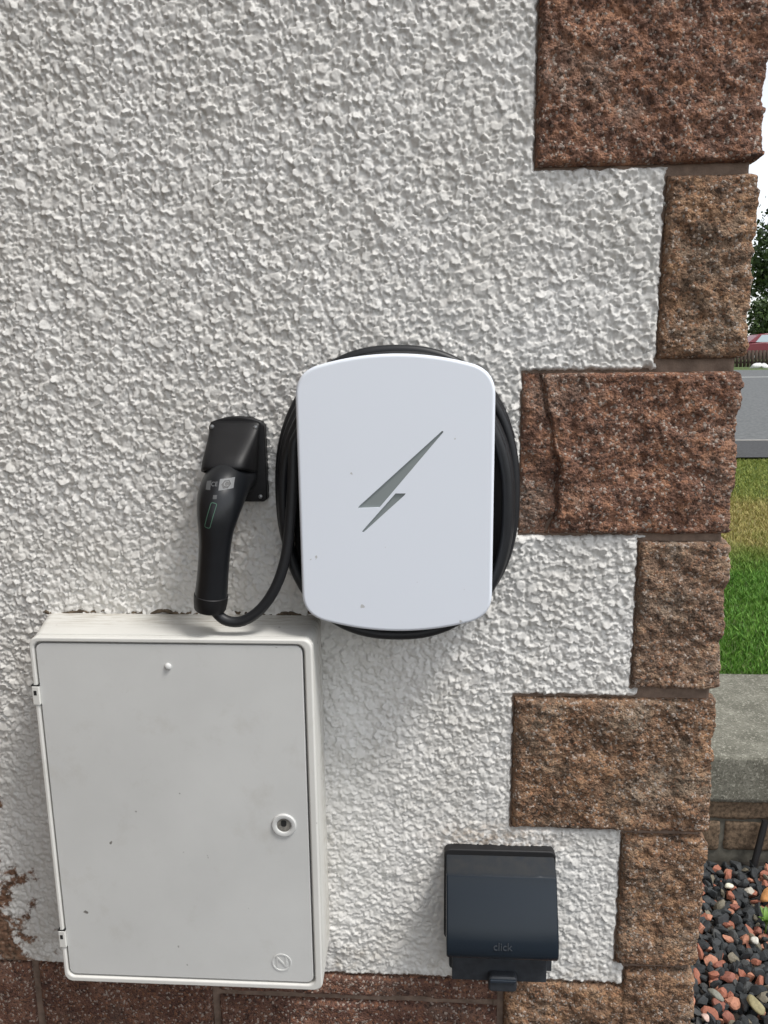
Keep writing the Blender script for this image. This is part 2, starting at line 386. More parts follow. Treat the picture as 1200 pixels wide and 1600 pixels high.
def stone_mesh(name, x0, z0, z1, ret, seed, corner=True, x1=None, step=.0016, bulge=.010, amp=1.0, ztop=None, feature=None):
    """rock-faced block: its front (and, on a corner, its return) as one wrapped, displaced sheet"""
    x1 = XR if corner else x1
    pts = [(x0, .03, -1, 0, 0), (x0, .012, -1, 0, 0)]                 # x, y, normal, run from the left edge
    fr = np.linspace(x0, x1, max(4, int((x1-x0)/step)))
    for x in fr: pts.append((x, .004, 0, -1, x-x0))
    if corner:
        rr = np.unique(np.concatenate([np.arange(step, .05, step), np.arange(.05, ret, .005), [ret]]))
        for r in rr: pts.append((x1, .004+r, 1, 0, x1-x0+r))
        pts.append((x1-.02, .004+ret, 0, 1, x1-x0+ret))
    else:
        pts += [(x1, .012, 1, 0, x1-x0), (x1, .03, 1, 0, x1-x0)]
    P = np.array(pts); ns = len(P)
    zt = np.linspace(0, 1, max(4, int((z1-z0)/step))); zt = np.concatenate([[0], zt, [1]])
    s = np.tile(P[:, 4], (len(zt), 1)); X = np.tile(P[:, 0], (len(zt), 1)); Y = np.tile(P[:, 1], (len(zt), 1))
    NX = P[:, 2].copy(); NY = P[:, 3].copy()
    if corner:                                                        # round the arris
        L = x1-x0; k = np.clip((P[:, 4]-L)/.014*.5+.5, 0, 1); m = (P[:, 4] > .03) & (P[:, 4] < L+ret-.03)
        NX = np.where(m, np.sin(k*math.pi/2), NX); NY = np.where(m, -np.cos(k*math.pi/2), NY)
    NX = np.tile(NX, (len(zt), 1)); NY = np.tile(NY, (len(zt), 1))
    top = np.full(X.shape, z1) if ztop is None else ztop(X)
    Z = z0+zt[:, None]*(top-z0)
    ezw = .002*noise3(X*60, Y*60, Z*60+seed*9, seed+3)
    ez = np.minimum(Z-z0, top-Z)+ezw; es = s+.002*noise3(X*50, Y*50, Z*50, seed+4)
    send = (x1-x0-s) if not corner else (x1-x0+ret-s)
    de = np.minimum(np.minimum(ez, es), send); e = np.clip(de/.0075, 0, 1); prof = np.sqrt(np.clip(1-(1-e)**2, 0, 1))
    q = seed*3.7
    n1 = noise3(X*9+q, Y*9, Z*9, seed); n2 = noise3(X*24+q, Y*24, Z*24+q, seed+1); n2r = 1-np.abs(noise3(X*30, Y*30+q, Z*30, seed+2))*1.7
    n3 = noise3(X*75, Y*75+q, Z*75, seed+5); n4 = noise3(X*190, Y*190, Z*190+q, seed+6); n5 = noise3(X*420, Y*420, Z*420+q, seed+7)
    d = prof*(bulge+amp*(.0068*n1+.0042*n2+.0030*(n2r-.5)+.0028*n3))+np.clip(e*1.5, 0, 1)*amp*(.0021*n4+.0011*n5)
    # shallow split-face ledges
    led = noise3(X*15+q, Y*15, Z*17, seed+8); d += prof*amp*.0050*(np.floor(led*3+.5*n3)/3)
    if feature is not None: d = d+prof*feature(X, Z, n2)
    d[:, (P[:, 3] == 1)] = 0
    side = (P[:, 1] >= .012) & (P[:, 2] == -1); d[:, side] = 0
    if not corner: d[:, -2:] = 0
    X = X+NX*d; Y = Y+NY*d
    Y[0] += .02*(-NY[0]); Y[-1] += .02*(-NY[-1]); X[0] -= .02*NX[0]; X[-1] -= .02*NX[-1]
    V = np.stack([X, Y, Z], -1).reshape(-1, 3); n = len(zt)
    idx = np.arange(n*ns).reshape(n, ns)
    Fq = np.stack([idx[:-1, :-1], idx[:-1, 1:], idx[1:, 1:], idx[1:, :-1]], -1).reshape(-1, 4)
    return mesh_np(name, V, Fq)
def crack(X, Z, n):
    e = X-(.163+.010*n+.012*np.sin((Z-1.11)*22))
    return -.010*sstep(.001, -.003, e)*(.55+.45*sstep(1.24, 1.20, Z))-.006*np.exp(-((e+.002)/.0025)**2)
for i, (x0, z0, z1, ret, mi, sd_) in enumerate(STONES):
    ft = crack if i == 3 else None
    zt = (lambda X: .392+.031*sstep(.296, .302, X)) if i == 7 else None
    put('quoin_stone', stone_mesh('quoin_stone', x0, z0, z1, ret, sd_*13+1, ztop=zt, feature=ft), M_STONE[mi], wall)
for x0, x1, z0, z1, sd_ in ((-.338, .106, .3565, .391, 21), (-.338, .106, .16, .3425, 22), (-.634, -.351, .16, .391, 23), (-1.05, -.648, .16, .391, 24), (-1.5, -1.065, .16, .391, 25)):
    put('base_stone', stone_mesh('base_stone', x0, z0, z1, 0, sd_*7, False, x1, bulge=.007, amp=.6, step=.0022 if x0 > -1 else .006), M_STONE[3], wall)
for x0, x1, sd_ in ((-.30, .08, 31), (-.68, -.312, 32), (-1.06, -.692, 33), (-1.5, -1.072, 34)):
    put('base_stone', stone_mesh('base_stone', x0, -.06, .148, 0, sd_*7, False, x1, bulge=.007, amp=.6, step=.005), M_STONE[3], wall)
put('quoin_stone', stone_mesh('quoin_stone', .092, -.06, .148, .24, 331, step=.004), M_STONE[1], wall)
put('mortar_joint', stone_mesh('mortar_joint', .10, -.08, 2.07, .12, 77, True, step=.0045, bulge=-.003, amp=.18), M_MORTAR, wall)
put('mortar_joint', stone_mesh('mortar_joint', -1.5, -.08, .41, 0, 78, False, .16, step=.005, bulge=-.004, amp=.22), M_MORTAR, wall)
# the wall goes on round the corner and upwards, plain roughcast with fine relief
M_RENDER2 = simple('roughcast_plain', (.62, .61, .585), .8, .3, .06, 8, 1.0, 130)
box('side_wall', .05, .372, .035, 7.0, -.1, 5.0, M_RENDER2, wall)
box('upper_wall', -7.0, .29, .014, .3, 2.06, 5.0, M_RENDER2, wall)
box('lower_wall', -7.0, -1.5, .012, .3, -.1, 2.06, M_RENDER2, wall)
box('backing', -1.6, .36, .034, .3, -.1, 2.06, M_MORTAR, wall)
box('added_sky_blocker', -1.6, -.80, -1.9, .02, -.1, 5.0, M_GREYSTONE, wall)  # unseen wall, added to block sky light and darken the left side
adopt(wall)

# ------------------------------------------------------------------ meter box
def m_plastic(name, col, rough, dirt, top=False):
    m, t, b = mat(name)
    base = ramp(t, tnoise(t, 7, 5, .6), [(.3, [c*.94 for c in col]), (.7, [c*1.03 for c in col])])
    if dirt:
        sm = ramp(t, tnoise(t, 16, 7, .7), [(.55, 0), (.80, .28)]); base = mix(t, sm, base, (.36, .33, .27))
        sp = ramp(t, tnoise(t, 62, 2, .5), [(.745, 0), (.775, .8)]); base = mix(t, sp, base, (.08, .07, .055))
    if top:   # streaks of grime and algae on the ledge
        mp = t.nodes.new('ShaderNodeMapping'); mp.inputs['Scale'].default_value = (1, 9, 3); t.links.new(objco(t), mp.inputs[0])
        st = ramp(t, tnoise(t, 22, 7, .72, mp.outputs[0]), [(.44, 0), (.66, .7)])
        s = t.nodes.new('ShaderNodeSeparateXYZ'); t.links.new(objco(t), s.inputs[0])
        rim = ramp(t, math_(t, 'ADD', s.outputs[1], .1), [(.03, 0), (.07, 1)])
        base = mix(t, math_(t, 'MULTIPLY', st, rim), base, (.26, .22, .15))
    t.links.new(base, b.inputs['Base Color']); b.inputs['Roughness'].default_value = rough; b.inputs['Specular IOR Level'].default_value = .4
    bump(t, b, tnoise(t, 300, 3), .06, .001); return m
M_BOX = m_plastic('meter_box_plastic', (.66, .655, .62), .5, True, True)
M_DOOR = m_plastic('meter_door_plastic', (.60, .605, .59), .45, True)
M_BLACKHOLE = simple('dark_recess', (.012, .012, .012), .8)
mb = empty('meter_box', (-.345, 0, .4585))
tag(mb, 'large white plastic meter box with hinged door below the hanging plug', 'meter box')
o1 = rrect(-.5345, -.1535, .4575, .9905, .012); o0 = rrect(-.5625, -.1565, .4555, .9895, .010)
prism('body', o0, .012, -.088, M_BOX, mb, 0, pts2=o1)
inn = rrect(-.5285, -.1645, .4665, .9835, .011)
ring('frame', o1, inn, -.0875, -.1005, M_BOX, mb, .0030)
door = prism('door', rrect(-.5265, -.1668, .4690, .9812, .010), -.084, -.0985, M_DOOR, mb, .0016)
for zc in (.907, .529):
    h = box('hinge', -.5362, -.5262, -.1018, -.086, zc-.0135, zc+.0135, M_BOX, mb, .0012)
    box('pin_slot', -.5335, -.5295, -.1021, -.1015, zc+.001, zc+.0075, M_BLACKHOLE, h)
    box('gap_shade_strip', -.5368, -.5260, -.1012, -.09, zc+.0135, zc+.0152, M_BLACKHOLE, h)  # black strip standing in for the shadow line above the hinge
lock = lathe('lock', -.2003, .7206, [(.0172, -.0980), (.0172, -.0996), (.0160, -.1010), (.0125, -.1014), (.0108, -.1006), (.0102, -.0990)], M_DOOR, door)
lathe('stud', -.3474, .9505, [(.0050, -.098), (.0046, -.1000), (.0034, -.1014), (.0015, -.1021), (0, -.1022)], M_DOOR, door, 20)
ring('emblem_ring', circ(-.2118, .5012, .0142), circ(-.2118, .5012, .0122), -.0983, -.0993, M_DOOR, door)
me = text_mesh('N', .024, .0005); me.transform(Matrix.Translation((-.2118, -.0988, .5012)) @ Matrix.Rotation(R(90), 4, 'X'))
put('emblem_letter', me, M_DOOR, door)
adopt(mb)
kh = put('keyhole', prism_mesh('keyhole', [(-.2003+.0098*math.cos(a)*(1 if True else 1), .7206+.0098*math.sin(a)) for a in np.linspace(0, 2*math.pi, 24, endpoint=False)], -.0984, -.0992), simple('lock_grey', (.20, .19, .17), .6, .4, .4, 200), lock)
kp = put('key_slot', prism_mesh('key_slot', rrect(-.2043, -.1968, .7185, .7285, .0030, 4), -.0990, -.0995), M_BLACKHOLE, lock)
# sealant bead and crumbs where the ledge meets the wall
pth = [(x, .002+.0015*math.sin(x*37), .9905+.0022*math.sin(x*61)+.0016*math.sin(x*143)) for x in np.linspace(-.566, -.158, 60)]
o = tube('sealant_bead', pth, [(.0022+.0012*abs(math.sin(i*1.7)), .003) for i in range(60)], simple('old_sealant', (.11, .085, .060), .9, .2, .6, 90), mb, 8)
o.matrix_parent_inverse = Matrix.Translation(mb.location).inverted()

# ------------------------------------------------------------------ charger
M_COVER = simple('white_cover', (.765, .81, .88), .32, .5, .012, 3)
_t = M_COVER.node_tree; _b = _t.nodes['Principled BSDF']; _src = _b.inputs['Base Color'].links[0].from_socket
_t.links.new(mix(_t, ramp(_t, tnoise(_t, 75, 2, .5), [(.765, 0), (.785, .6)]), _src, (.34, .32, .28)), _b.inputs['Base Color'])
M_BODY = simple('charger_body_black', (.012, .012, .013), .55, .4)
M_BOLT = simple('bolt_lens', (.24, .27, .27), .25, .5)
cx, cz = -.0430, 1.1787; hw, hh, sag, rc = .1215, .1755, .0220, .036
def cover_outline(hw, hh, sag, rc, cx, cz):
    P = []
    na = 26
    Rr = (hw*hw+sag*sag)/(2*sag)
    def arch(x): return hh-(Rr-math.sqrt(Rr*Rr-x*x))
    xt = hw-rc*.82
    for i in range(na+1):
        x = xt-2*xt*i/na; P.append((x, arch(x)))
    y0 = arch(xt); sl_ = -xt/math.sqrt(Rr*Rr-xt*xt)            # slope at the right end of the arch
    # left corner: cubic from (-xt,y0) heading along the arch to (-hw, y0-rc) heading down
    def corner(sgx):
        out = []
        p0 = np.array([sgx*xt, y0]); p3 = np.array([sgx*hw, y0-rc*1.05]); d0 = np.array([sgx*1, sl_*1]); d0 = d0/np.linalg.norm(d0)
        p1 = p0+d0*rc*.52; p2 = p3+np.array([0, 1])*rc*.58
        for i in range(1, 12):
            t = i/12; out.append(tuple((1-t)**3*p0+3*t*(1-t)**2*p1+3*t*t*(1-t)*p2+t**3*p3))
        out.append(tuple(p3)); return out
    Lc = corner(-1); Rc = [(x, z) for x, z in corner(1)][::-1]; top = Rc+P+Lc
    bot = [(-x, -z) for x, z in top]
    return [(cx+x, cz+z) for x, z in top+bot]
ch = empty('ev_charger', (cx, 0, 1.0035))
tag(ch, 'white rounded electric car charger with grey lightning bolt on its cover', 'car charger')
prism('body', rrect(cx-.112, cx+.112, cz-.155, cz+.155, .04), .006, -.078, M_BODY, ch, .004)
prism('cable_cradle', rrect(cx-.143, cx+.143, cz-.172, cz+.168, .09, 10), .004, -.022, M_BODY, ch, .004)
bolts = [[(691, 673), (693, 675), (593, 793), (559, 794), (562, 790)], [(618, 771), (634, 771), (632, 774), (568, 832), (565, 831)]]
bp = [[(float(at(px, py, -.101)[0]), float(at(px, py, -.101)[2])) for px, py in b] for b in bolts]
def cover_mesh(br=.0042, y0=-.076, y1=-.101, seg=8, depth=.0022):
    from mathutils.geometry import tessellate_polygon
    O = cover_outline(hw, hh, sag, rc, cx, cz); n = len(O)
    Nn = []
    for i in range(n):
        a, b = np.array(O[i-1]), np.array(O[(i+1) % n]); d = b-a; d /= np.linalg.norm(d); Nn.append((d[1], -d[0]))   # outward (outline runs anticlockwise)
    def off(k): return [(O[i][0]-Nn[i][0]*k, O[i][1]-Nn[i][1]*k) for i in range(n)]
    V, F = [], []
    rings = [(.002, y0), (0.0, y0-.002)]+[(br*(1-math.sin(math.pi/2*(1-k/seg))) if False else br*(1-math.cos(math.pi/2*k/seg)), y1+br*(1-math.sin(math.pi/2*k/seg))) for k in range(seg+1)]
    for k, y in rings: V += [(x, y, z) for x, z in off(k)]
    for r in range(len(rings)-1): F += [(r*n+i, r*n+(i+1) % n, (r+1)*n+(i+1) % n, (r+1)*n+i) for i in range(n)]
    F.append(tuple(range(n)))
    loops = [[Vector((x, z, 0)) for x, z in off(br)]]+[[Vector((x, z, 0)) for x, z in b] for b in bp]
    flat = [v for l in loops for v in l]; base = len(V); V += [(v.x, y1, v.y) for v in flat]
    for tri in tessellate_polygon(loops): F.append(tuple(base+i for i in tri))
    for b in bp:                                   # the sunk walls of the bolt
        st = len(V); m = len(b); V += [(x, y1, z) for x, z in b]+[(x, y1+depth, z) for x, z in b]
        F += [(st+i, st+(i+1) % m, st+m+(i+1) % m, st+m+i) for i in range(m)]
    me = bpy.data.meshes.new('front_cover'); me.from_pydata(V, [], F); me.polygons.foreach_set('use_smooth', [True]*len(me.polygons)); me.set_sharp_from_angle(angle=R(40)); me.update()
    return me
cov = put('front_cover', cover_mesh(), M_COVER, ch)
for b in bp:
    put('bolt_emblem', prism_mesh('bolt_emblem', b, -.0975, -.0990), M_BOLT, cov)
adopt(ch)

# ------------------------------------------------------------------ holster for the plug
M_HOLSTER = simple('holster_black', (.008, .008, .009), .5, .35, .15, 60, .08, 700)
M_SCREW = simple('screw_steel', (.32, .33, .34), .4, .5, metal=.8)
M_PLUG = simple('plug_black', (.009, .010, .012), .33, .45, .1, 60)
M_CABLE = simple('cable_rubber', (.013, .014, .016), .48, .42, .12, 80, .05, 600)
ho = empty('cable_holster', (-.262, 0, 1.158))
tag(ho, 'black plastic wall holster with steel screws holding the charging plug', 'cable holster')
pl = []
for (x, z) in [(-.2985, 1.158), (-.2235, 1.158)]: pl.append((x, z))
plate = rrect(-.2995, -.2232, 1.1570, 1.2655, .007)
# arch the top edge
plate = [(x, z+(.0085*(1-((x+.2613)/.038)**2) if z > 1.22 else 0)) for x, z in plate]
ex = [p for p in plate]; top_i = 7
arch = [(-.2232-.007-(.0763-.014)*k/8, 1.2655+.0085*(1-((-.2302-(.0623)*k/8+.2613)/.038)**2)) for k in range(1, 8)]
plate = plate[:7]+arch+plate[7:]
prism('back_plate', plate, .006, -.014, M_HOLSTER, ho, .0025)
# shroud: leaves the plate near its top and swells out over the plug
secs = []
for k in range(13):
    t = k/12
    z = 1.2680-.058*t; yf = -.0138-.052*sstep(-.05, 1, np.array(t))-.006*t
    hwk = .0345-.0010*t; xc = -.2627-.0060*t
    secs.append((z, float(yf), hwk, xc))
V, F = [], []
nseg = 22
for z, yf, hwk, xc in secs:
    for i in range(nseg+1):
        a = math.pi*i/nseg
        u = math.copysign(abs(math.cos(a))**.45, math.cos(a)); v = math.sin(a)**.40
        V.append((xc-hwk*u, -.010+(yf+.010)*v, z-.016*(1-v)*min(1, (1.2695-z)/.05)-.004*(1-v)*(z > 1.262)))
for k in range(len(secs)-1):
    for i in range(nseg):
        a = k*(nseg+1)+i; F.append((a, a+1, a+nseg+2, a+nseg+1))
sh = put('shroud', mesh_py('shroud', V, F, True), M_HOLSTER, ho)
sm = sh.modifiers.new('solid', 'SOLIDIFY'); sm.thickness = .0035; sm.offset = -1
for px, py, Y in ((331, 667, -.0185), (399, 668, -.0185), (407, 776, -.0145)):
    p = at(px, py, Y); s_ = lathe('screw', p[0], p[2], [(.0030, Y+.003), (.0030, Y), (.0024, Y-.0012), (.0008, Y-.0016), (0, Y-.0016)], M_SCREW, ho, 16)
p = at(371, 722, -.060); lathe('screw', p[0], p[2], [(.0026, -.052), (.0026, -.0615), (.002, -.0625), (0, -.0625)], M_HOLSTER, ho, 16)
adopt(ho)

# ------------------------------------------------------------------ charging cable: coil, lead and plug
cb = empty('charging_cable', (-.045, -.04, .97))
tag(cb, 'black charging cable coiled behind the white charger, ending in a black plug', 'charging cable')
rc_ = .0071
rng = random.Random(4)
turns = 4.45; path = []
ph = [rng.uniform(0, 6.28) for _ in range(6)]
NT = int(turns*56)
for i in range(NT+1):
    t = i/NT; th = -0.45*math.pi*0 + 2*math.pi*turns*t + math.pi - 2*math.pi*turns + 0.02
    k = turns*t
    r = 1.0-.120*t+.010*math.sin(k*2.3+.4)+.008*math.sin(th*.37+ph[0])
    lean = .014*math.sin(k*1.9+.5)
    yy = -.011-.0150*k
    a_, b_ = .1595*r, .1905*r
    # gravity: the loops hang a little wider low down
    sq = .90+.10*abs(math.cos(th))**.5
    sp_ = lambda c: math.copysign(abs(c)**.86, c)
    path.append((-.0450+a_*sp_(math.cos(th)), yy, 1.1670-.012*t+b_*sp_(math.sin(th))+lean*.25))
lead = [(459, 700, -.078), (457, 760, -.082), (453, 820, -.084), (446, 872, -.085), (431, 917, -.086), (408, 951, -.087), (380, 970, -.087), (355, 970, -.087), (338, 957, -.087), (331, 938, -.087)]
k_end = next(i for i in range(NT, 0, -1) if path[i][2] > 1.235)
LP = [tuple(at(px, py, Y)) for px, py, Y in lead]
path = path[:k_end:2]+LP
pth = catmull(path, 4)
coil = tube('cable', pth, rc_, M_CABLE, cb, 14)
# plug: head in the holster, shoulder, tapering grip, end cap
spine = [(-.2640, -.020, 1.196), (-.2660, -.045, 1.193), (-.2680, -.066, 1.184), (-.2700, -.081, 1.170), (-.2722, -.089, 1.152), (-.2745, -.0915, 1.134), (-.2768, -.0915, 1.115),
         (-.2800, -.0905, 1.092), (-.2835, -.0890, 1.068), (-.2868, -.0875, 1.047)]
rads = [(.0300, .0290), (.0305, .0295), (.0305, .0300), (.0295, .0285), (.0262, .0255), (.0225, .0225), (.0205, .0210), (.0200, .0205), (.0203, .0208), (.0212, .0214)]
sp2 = catmull(spine, 6); rd2 = catmull(rads, 6)
grip = tube('plug', sp2, [tuple(r) for r in rd2], M_PLUG, cb, 36)
d = Vector(spine[-1])-Vector(spine[-2]); d.normalize(); e0 = Vector(spine[-1])
tube('plug_cap', [e0-d*.001, e0+d*.0, e0+d*.008, e0+d*.019, e0+d*.021, e0+d*.0215], [(.0208, .0210), (.0222, .0224), (.0220, .0222), (.0208, .0210), (.0196, .0198), (.0150, .0152)], M_HOLSTER, cb, 36, angle=30)
# markings printed on the plug, laid on its skin
bvh = BVHTree.FromPolygons([v.co for v in grip.data.vertices], [p.vertices for p in grip.data.polygons])
def lay(me, off=.0004):
    for v in me.vertices:
        hit = bvh.ray_cast(Vector((v.co.x, -.4, v.co.z)), Vector((0, 1, 0)))
        v.co.y = (hit[0].y if hit[0] else -.09)-off-max(0, v.co.y)
    me.update(); return me
def patch(pts_px, Y=-.095, n=6, off=.0004, name='label'):
    a, b, c, d_ = [np.array(at(px, py, Y)) for px, py in pts_px]
    V, F = [], []
    for i in range(n+1):
        for j in range(n+1):
            u, v = i/n, j/n; V.append((a*(1-u)+b*u)*(1-v)+(d_*(1-u)+c*u)*v)
    for v in V: v[1] = 0
    F = [(i*(n+1)+j, i*(n+1)+j+1, (i+1)*(n+1)+j+1, (i+1)*(n+1)+j) for i in range(n) for j in range(n)]
    return lay(mesh_py(name, V, F, True), off)
M_INK = simple('label_grey', (.15, .155, .16), .55); M_INK2 = simple('label_dim', (.075, .078, .08), .55); M_DARKINK = simple('label_dark', (.015, .016, .018), .5)
M_GREEN = simple('logo_green', (.07, .16, .11), .4)
lb = put('rating_label', patch([(343, 749), (363, 748), (364, 763), (344, 765)]), M_INK, grip)
hx = [at(353.5+6.6*math.cos(R(60*i)), 756.5+6.6*math.sin(R(60*i)), -.095) for i in range(6)]
V = [(p[0], 0, p[2]) for p in hx]; cc_ = (sum(v[0] for v in V)/6, 0, sum(v[2] for v in V)/6)
put('hexagon_mark', lay(mesh_py('hexagon_mark', V+[cc_], [(i, (i+1) % 6, 6) for i in range(6)], True), .0008), M_DARKINK, lb)
def word(txt, px, py, size, m, rot=0, off=.0005, par=None, name='lettering'):
    me = text_mesh(txt, size, 0); p = at(px, py, -.095)
    me.transform(Matrix.Translation((p[0], 0, p[2])) @ Matrix.Rotation(R(rot), 4, 'Y') @ Matrix.Rotation(R(90), 4, 'X'))
    return put(name, lay(me, off), m, par)
word('C', 353.5, 756.5, .0085, M_INK, 0, .0012, lb)
word('CE', 336, 756, .0072, M_INK, 0, .0005, grip)
put('text_block', patch([(322, 752), (330, 751), (331, 764), (323, 764)], name='text_block'), M_INK2, grip)
put('small_mark', patch([(337, 771), (343, 771), (343, 777), (337, 777)], name='small_mark'), M_INK2, grip)
# the long outlined badge down the grip
a0, a1 = np.array([340.0, 782.0]), np.array([330.0, 820.0]); dv = (a1-a0)/np.linalg.norm(a1-a0); nv = np.array([-dv[1], dv[0]])
L_, W_ = np.linalg.norm(a1-a0), 5.0
outl = [(u, v) for u, v in rrect(0, L_, -W_, W_, 3.0, 3)]; inl = [(u, v) for u, v in rrect(.9, L_-.9, -W_+.9, W_-.9, 2.2, 3)]
def toP(uv): q = a0+dv*uv[0]+nv*uv[1]; p = at(q[0], q[1], -.095); return (p[0], 0, p[2])
def dense(P): return [(P[i][0]*(1-k/6)+P[(i+1) % len(P)][0]*k/6, P[i][1]*(1-k/6)+P[(i+1) % len(P)][1]*k/6) for i in range(len(P)) for k in range(6)]
outl, inl = dense(outl), dense(inl)
n = len(outl); V = [toP(u) for u in outl]+[toP(u) for u in inl]
put('badge_outline', lay(mesh_py('badge_outline', V, [(i, (i+1) % n, n+(i+1) % n, n+i) for i in range(n)], True)), M_GREEN, grip)
adopt(cb)
for c in grip.children: pass

# ------------------------------------------------------------------ outdoor socket
M_NAVY = simple('socket_slate', (.022, .030, .041), .22, .5, .10, 40)
def m_lid():
    m, t, b = mat('socket_lid_slate')
    s = t.nodes.new('ShaderNodeSeparateXYZ'); t.links.new(objco(t), s.inputs[0])
    dust = math_(t, 'MULTIPLY', ramp(t, s.outputs[2], [(.6055, 0), (.6075, 1)]), ramp(t, tnoise(t, 60, 6, .7), [(.3, .25), (.7, 1)]))
    t.links.new(mix(t, dust, (.012, .018, .026), (.030, .031, .032)), b.inputs['Base Color'])
    t.links.new(ramp(t, dust, [(0, .20), (.3, .8)]), b.inputs['Roughness']); b.inputs['Specular IOR Level'].default_value = .33
    return m
M_LID = m_lid()
M_NAVY2 = simple('socket_dusty', (.030, .034, .040), .5, .4, .25, 90)
sk = empty('outdoor_socket', (.104, 0, .437))
tag(sk, 'dark slate weatherproof outdoor socket with sloping lid above the base stones', 'outdoor socket')
prism('gasket', rrect(.0215, .1865, .475, .6300, .010), .006, -.013, simple('gasket_black', (.010, .010, .011), .6), sk, .002)
prism('base', rrect(.0290, .1790, .4385, .5900, .006), .004, -.030, M_NAVY2, sk, .003)
def lid_profile():
    P = [(-.0135, .6215), (-.026, .6150), (-.0380, .6080), (-.0396, .6069), (-.0406, .6054), (-.0413, .6034), (-.0450, .5950), (-.0520, .5810), (-.0600, .5640), (-.0680, .5460), (-.0745, .5300), (-.0780, .5180), (-.0790, .5090), (-.0780, .5030), (-.0750, .4990), (-.0650, .4965), (-.0330, .4935), (-.0135, .4935)]
    return P
lp = lid_profile(); V = []
ends = [(.0240, .0030), (.0244, .0016), (.0252, .0006), (.0266, 0), (.104, 0), (.1814, 0), (.1828, .0006), (.1836, .0016), (.1840, .0030)]
for x, ins in ends:
    for y, z in lp:
        dl_ = math.hypot(y+.025, z-.555); V.append((x, y+(-.025-y)/dl_*ins, z+(.555-z)/dl_*ins))
n = len(lp); F = [tuple(range(n)), tuple(range((len(ends)-1)*n, len(ends)*n))]
for k in range(len(ends)-1): F += [(k*n+i, k*n+(i+1) % n, (k+1)*n+(i+1) % n, (k+1)*n+i) for i in range(n)]
lid = put('lid', mesh_py('lid', V, F, True, 32), M_LID, sk)
box('lower_flange', .0330, .1720, -.052, -.038, .4405, .497, M_NAVY2, sk, .0015)
lug = box('lock_lug', .1700, .1800, -.046, -.040, .455, .475, M_NAVY2, sk, .001)
lt = prism('latch', rrect(.0860, .1275, .4340, .4590, .006), -.050, -.066, M_NAVY2, sk, .0035)
box('latch_lip', .0880, .1255, -.0685, -.064, .4520, .4565, M_NAVY, lt, .001)
# raised lettering on the sloping face
y_a, z_a, y_b, z_b = -.0755, .532, -.0800, .515
ang = math.atan2(-(y_a-y_b)*-1, (z_a-z_b))
me = text_mesh('click', .0150, .0009)
me.transform(Matrix.Translation((.1040, -.0776, .5205)) @ Matrix.Rotation(R(90-14.5), 4, 'X'))
put('lettering', me, simple('lettering_slate', (.040, .047, .056), .45, .4), lid)
for px, py in ((760, 1392-10), (795, 1441), (812, 1439)): pass
adopt(sk)

# ------------------------------------------------------------------ low garden wall with its concrete coping
gw = empty('garden_wall', (1.2, .9, 0))
tag(gw, 'low garden wall with brown split bricks under a thick concrete coping', 'wall')
def m_conc():
    m, t, b = mat('weathered_concrete')
    base = ramp(t, tnoise(t, 14, 8, .65), [(.3, (.085, .083, .062)), (.5, (.140, .136, .108)), (.72, (.205, .20, .162))])
    base = mix(t, ramp(t, tnoise(t, 150, 3, .6), [(.54, 0), (.66, .75)]), base, (.36, .35, .29))
    base = mix(t, ramp(t, tnoise(t, 190, 4, .7), [(.36, .75), (.48, 0)]), base, (.05, .047, .036))
    t.links.new(base, b.inputs['Base Color']); b.inputs['Roughness'].default_value = .92
    bump(t, b, tnoise(t, 260, 6, .7), .7, .003); return m
M_CONC = m_conc()
def rough_box(name, x0, x1, y0, y1, z0, z1, step, amp, mt, parent, seed, rnd_=.008, edge=None):
    """box with uneven faces and worn edges"""
    bm = bmesh.new(); bmesh.ops.create_cube(bm, size=1)
    L = (x1-x0, y1-y0, z1-z0); c = ((x0+x1)/2, (y0+y1)/2, (z0+z1)/2)
    for v in bm.verts: v.co = Vector((c[i]+v.co[i]*L[i] for i in range(3)))
    for ax in range(3):
        k = int(L[ax]/step)
        if k > 0:
            for j in range(1, k+1):
                p = [x0, y0, z0]; p[ax] += L[ax]*j/(k+1); nn = Vector((0, 0, 0)); nn[ax] = 1
                bmesh.ops.bisect_plane(bm, geom=bm.verts[:]+bm.edges[:]+bm.faces[:], plane_co=p, plane_no=nn)
    V = np.array([v.co[:] for v in bm.verts]); lo = np.array([x0, y0, z0]); hi = np.array([x1, y1, z1])
    q = np.clip(V, lo+rnd_, hi-rnd_); dlt = V-q; ln = np.linalg.norm(dlt, axis=1, keepdims=True); V = q+dlt/np.maximum(ln, 1e-9)*np.minimum(ln, rnd_)
    nrm = dlt/np.maximum(ln, 1e-9)
    nz = noise3(V[:, 0]*40, V[:, 1]*40, V[:, 2]*40, seed)+.6*noise3(V[:, 0]*110, V[:, 1]*110, V[:, 2]*110, seed+1)
    V = V+nrm*(amp*nz)[:, None]
    for v, p in zip(bm.verts, V): v.co = p
    me = bpy.data.meshes.new(name); bm.to_mesh(me); bm.free(); me.polygons.foreach_set('use_smooth', [True]*len(me.polygons))
    return put(name, me, mt, parent)
GY = .883
for x0, x1, s in ((.44, 1.335, 1), (1.345, 2.24, 2), (2.25, 3.15, 3)):
    rough_box('coping_slab', x0, x1, GY-.012, 1.425, .173, .304, .011, .0011, M_CONC, gw, s, .0028)
bi = 0
for x0, x1 in ((.44, 1.06), (1.07, 1.69), (1.70, 2.32), (2.33, 3.0)):
    bi += 1; rough_box('brick', x0, x1, GY, GY+.12, .114, .170, .010, .0035, M_GREYSTONE, gw, 40+bi, .006)
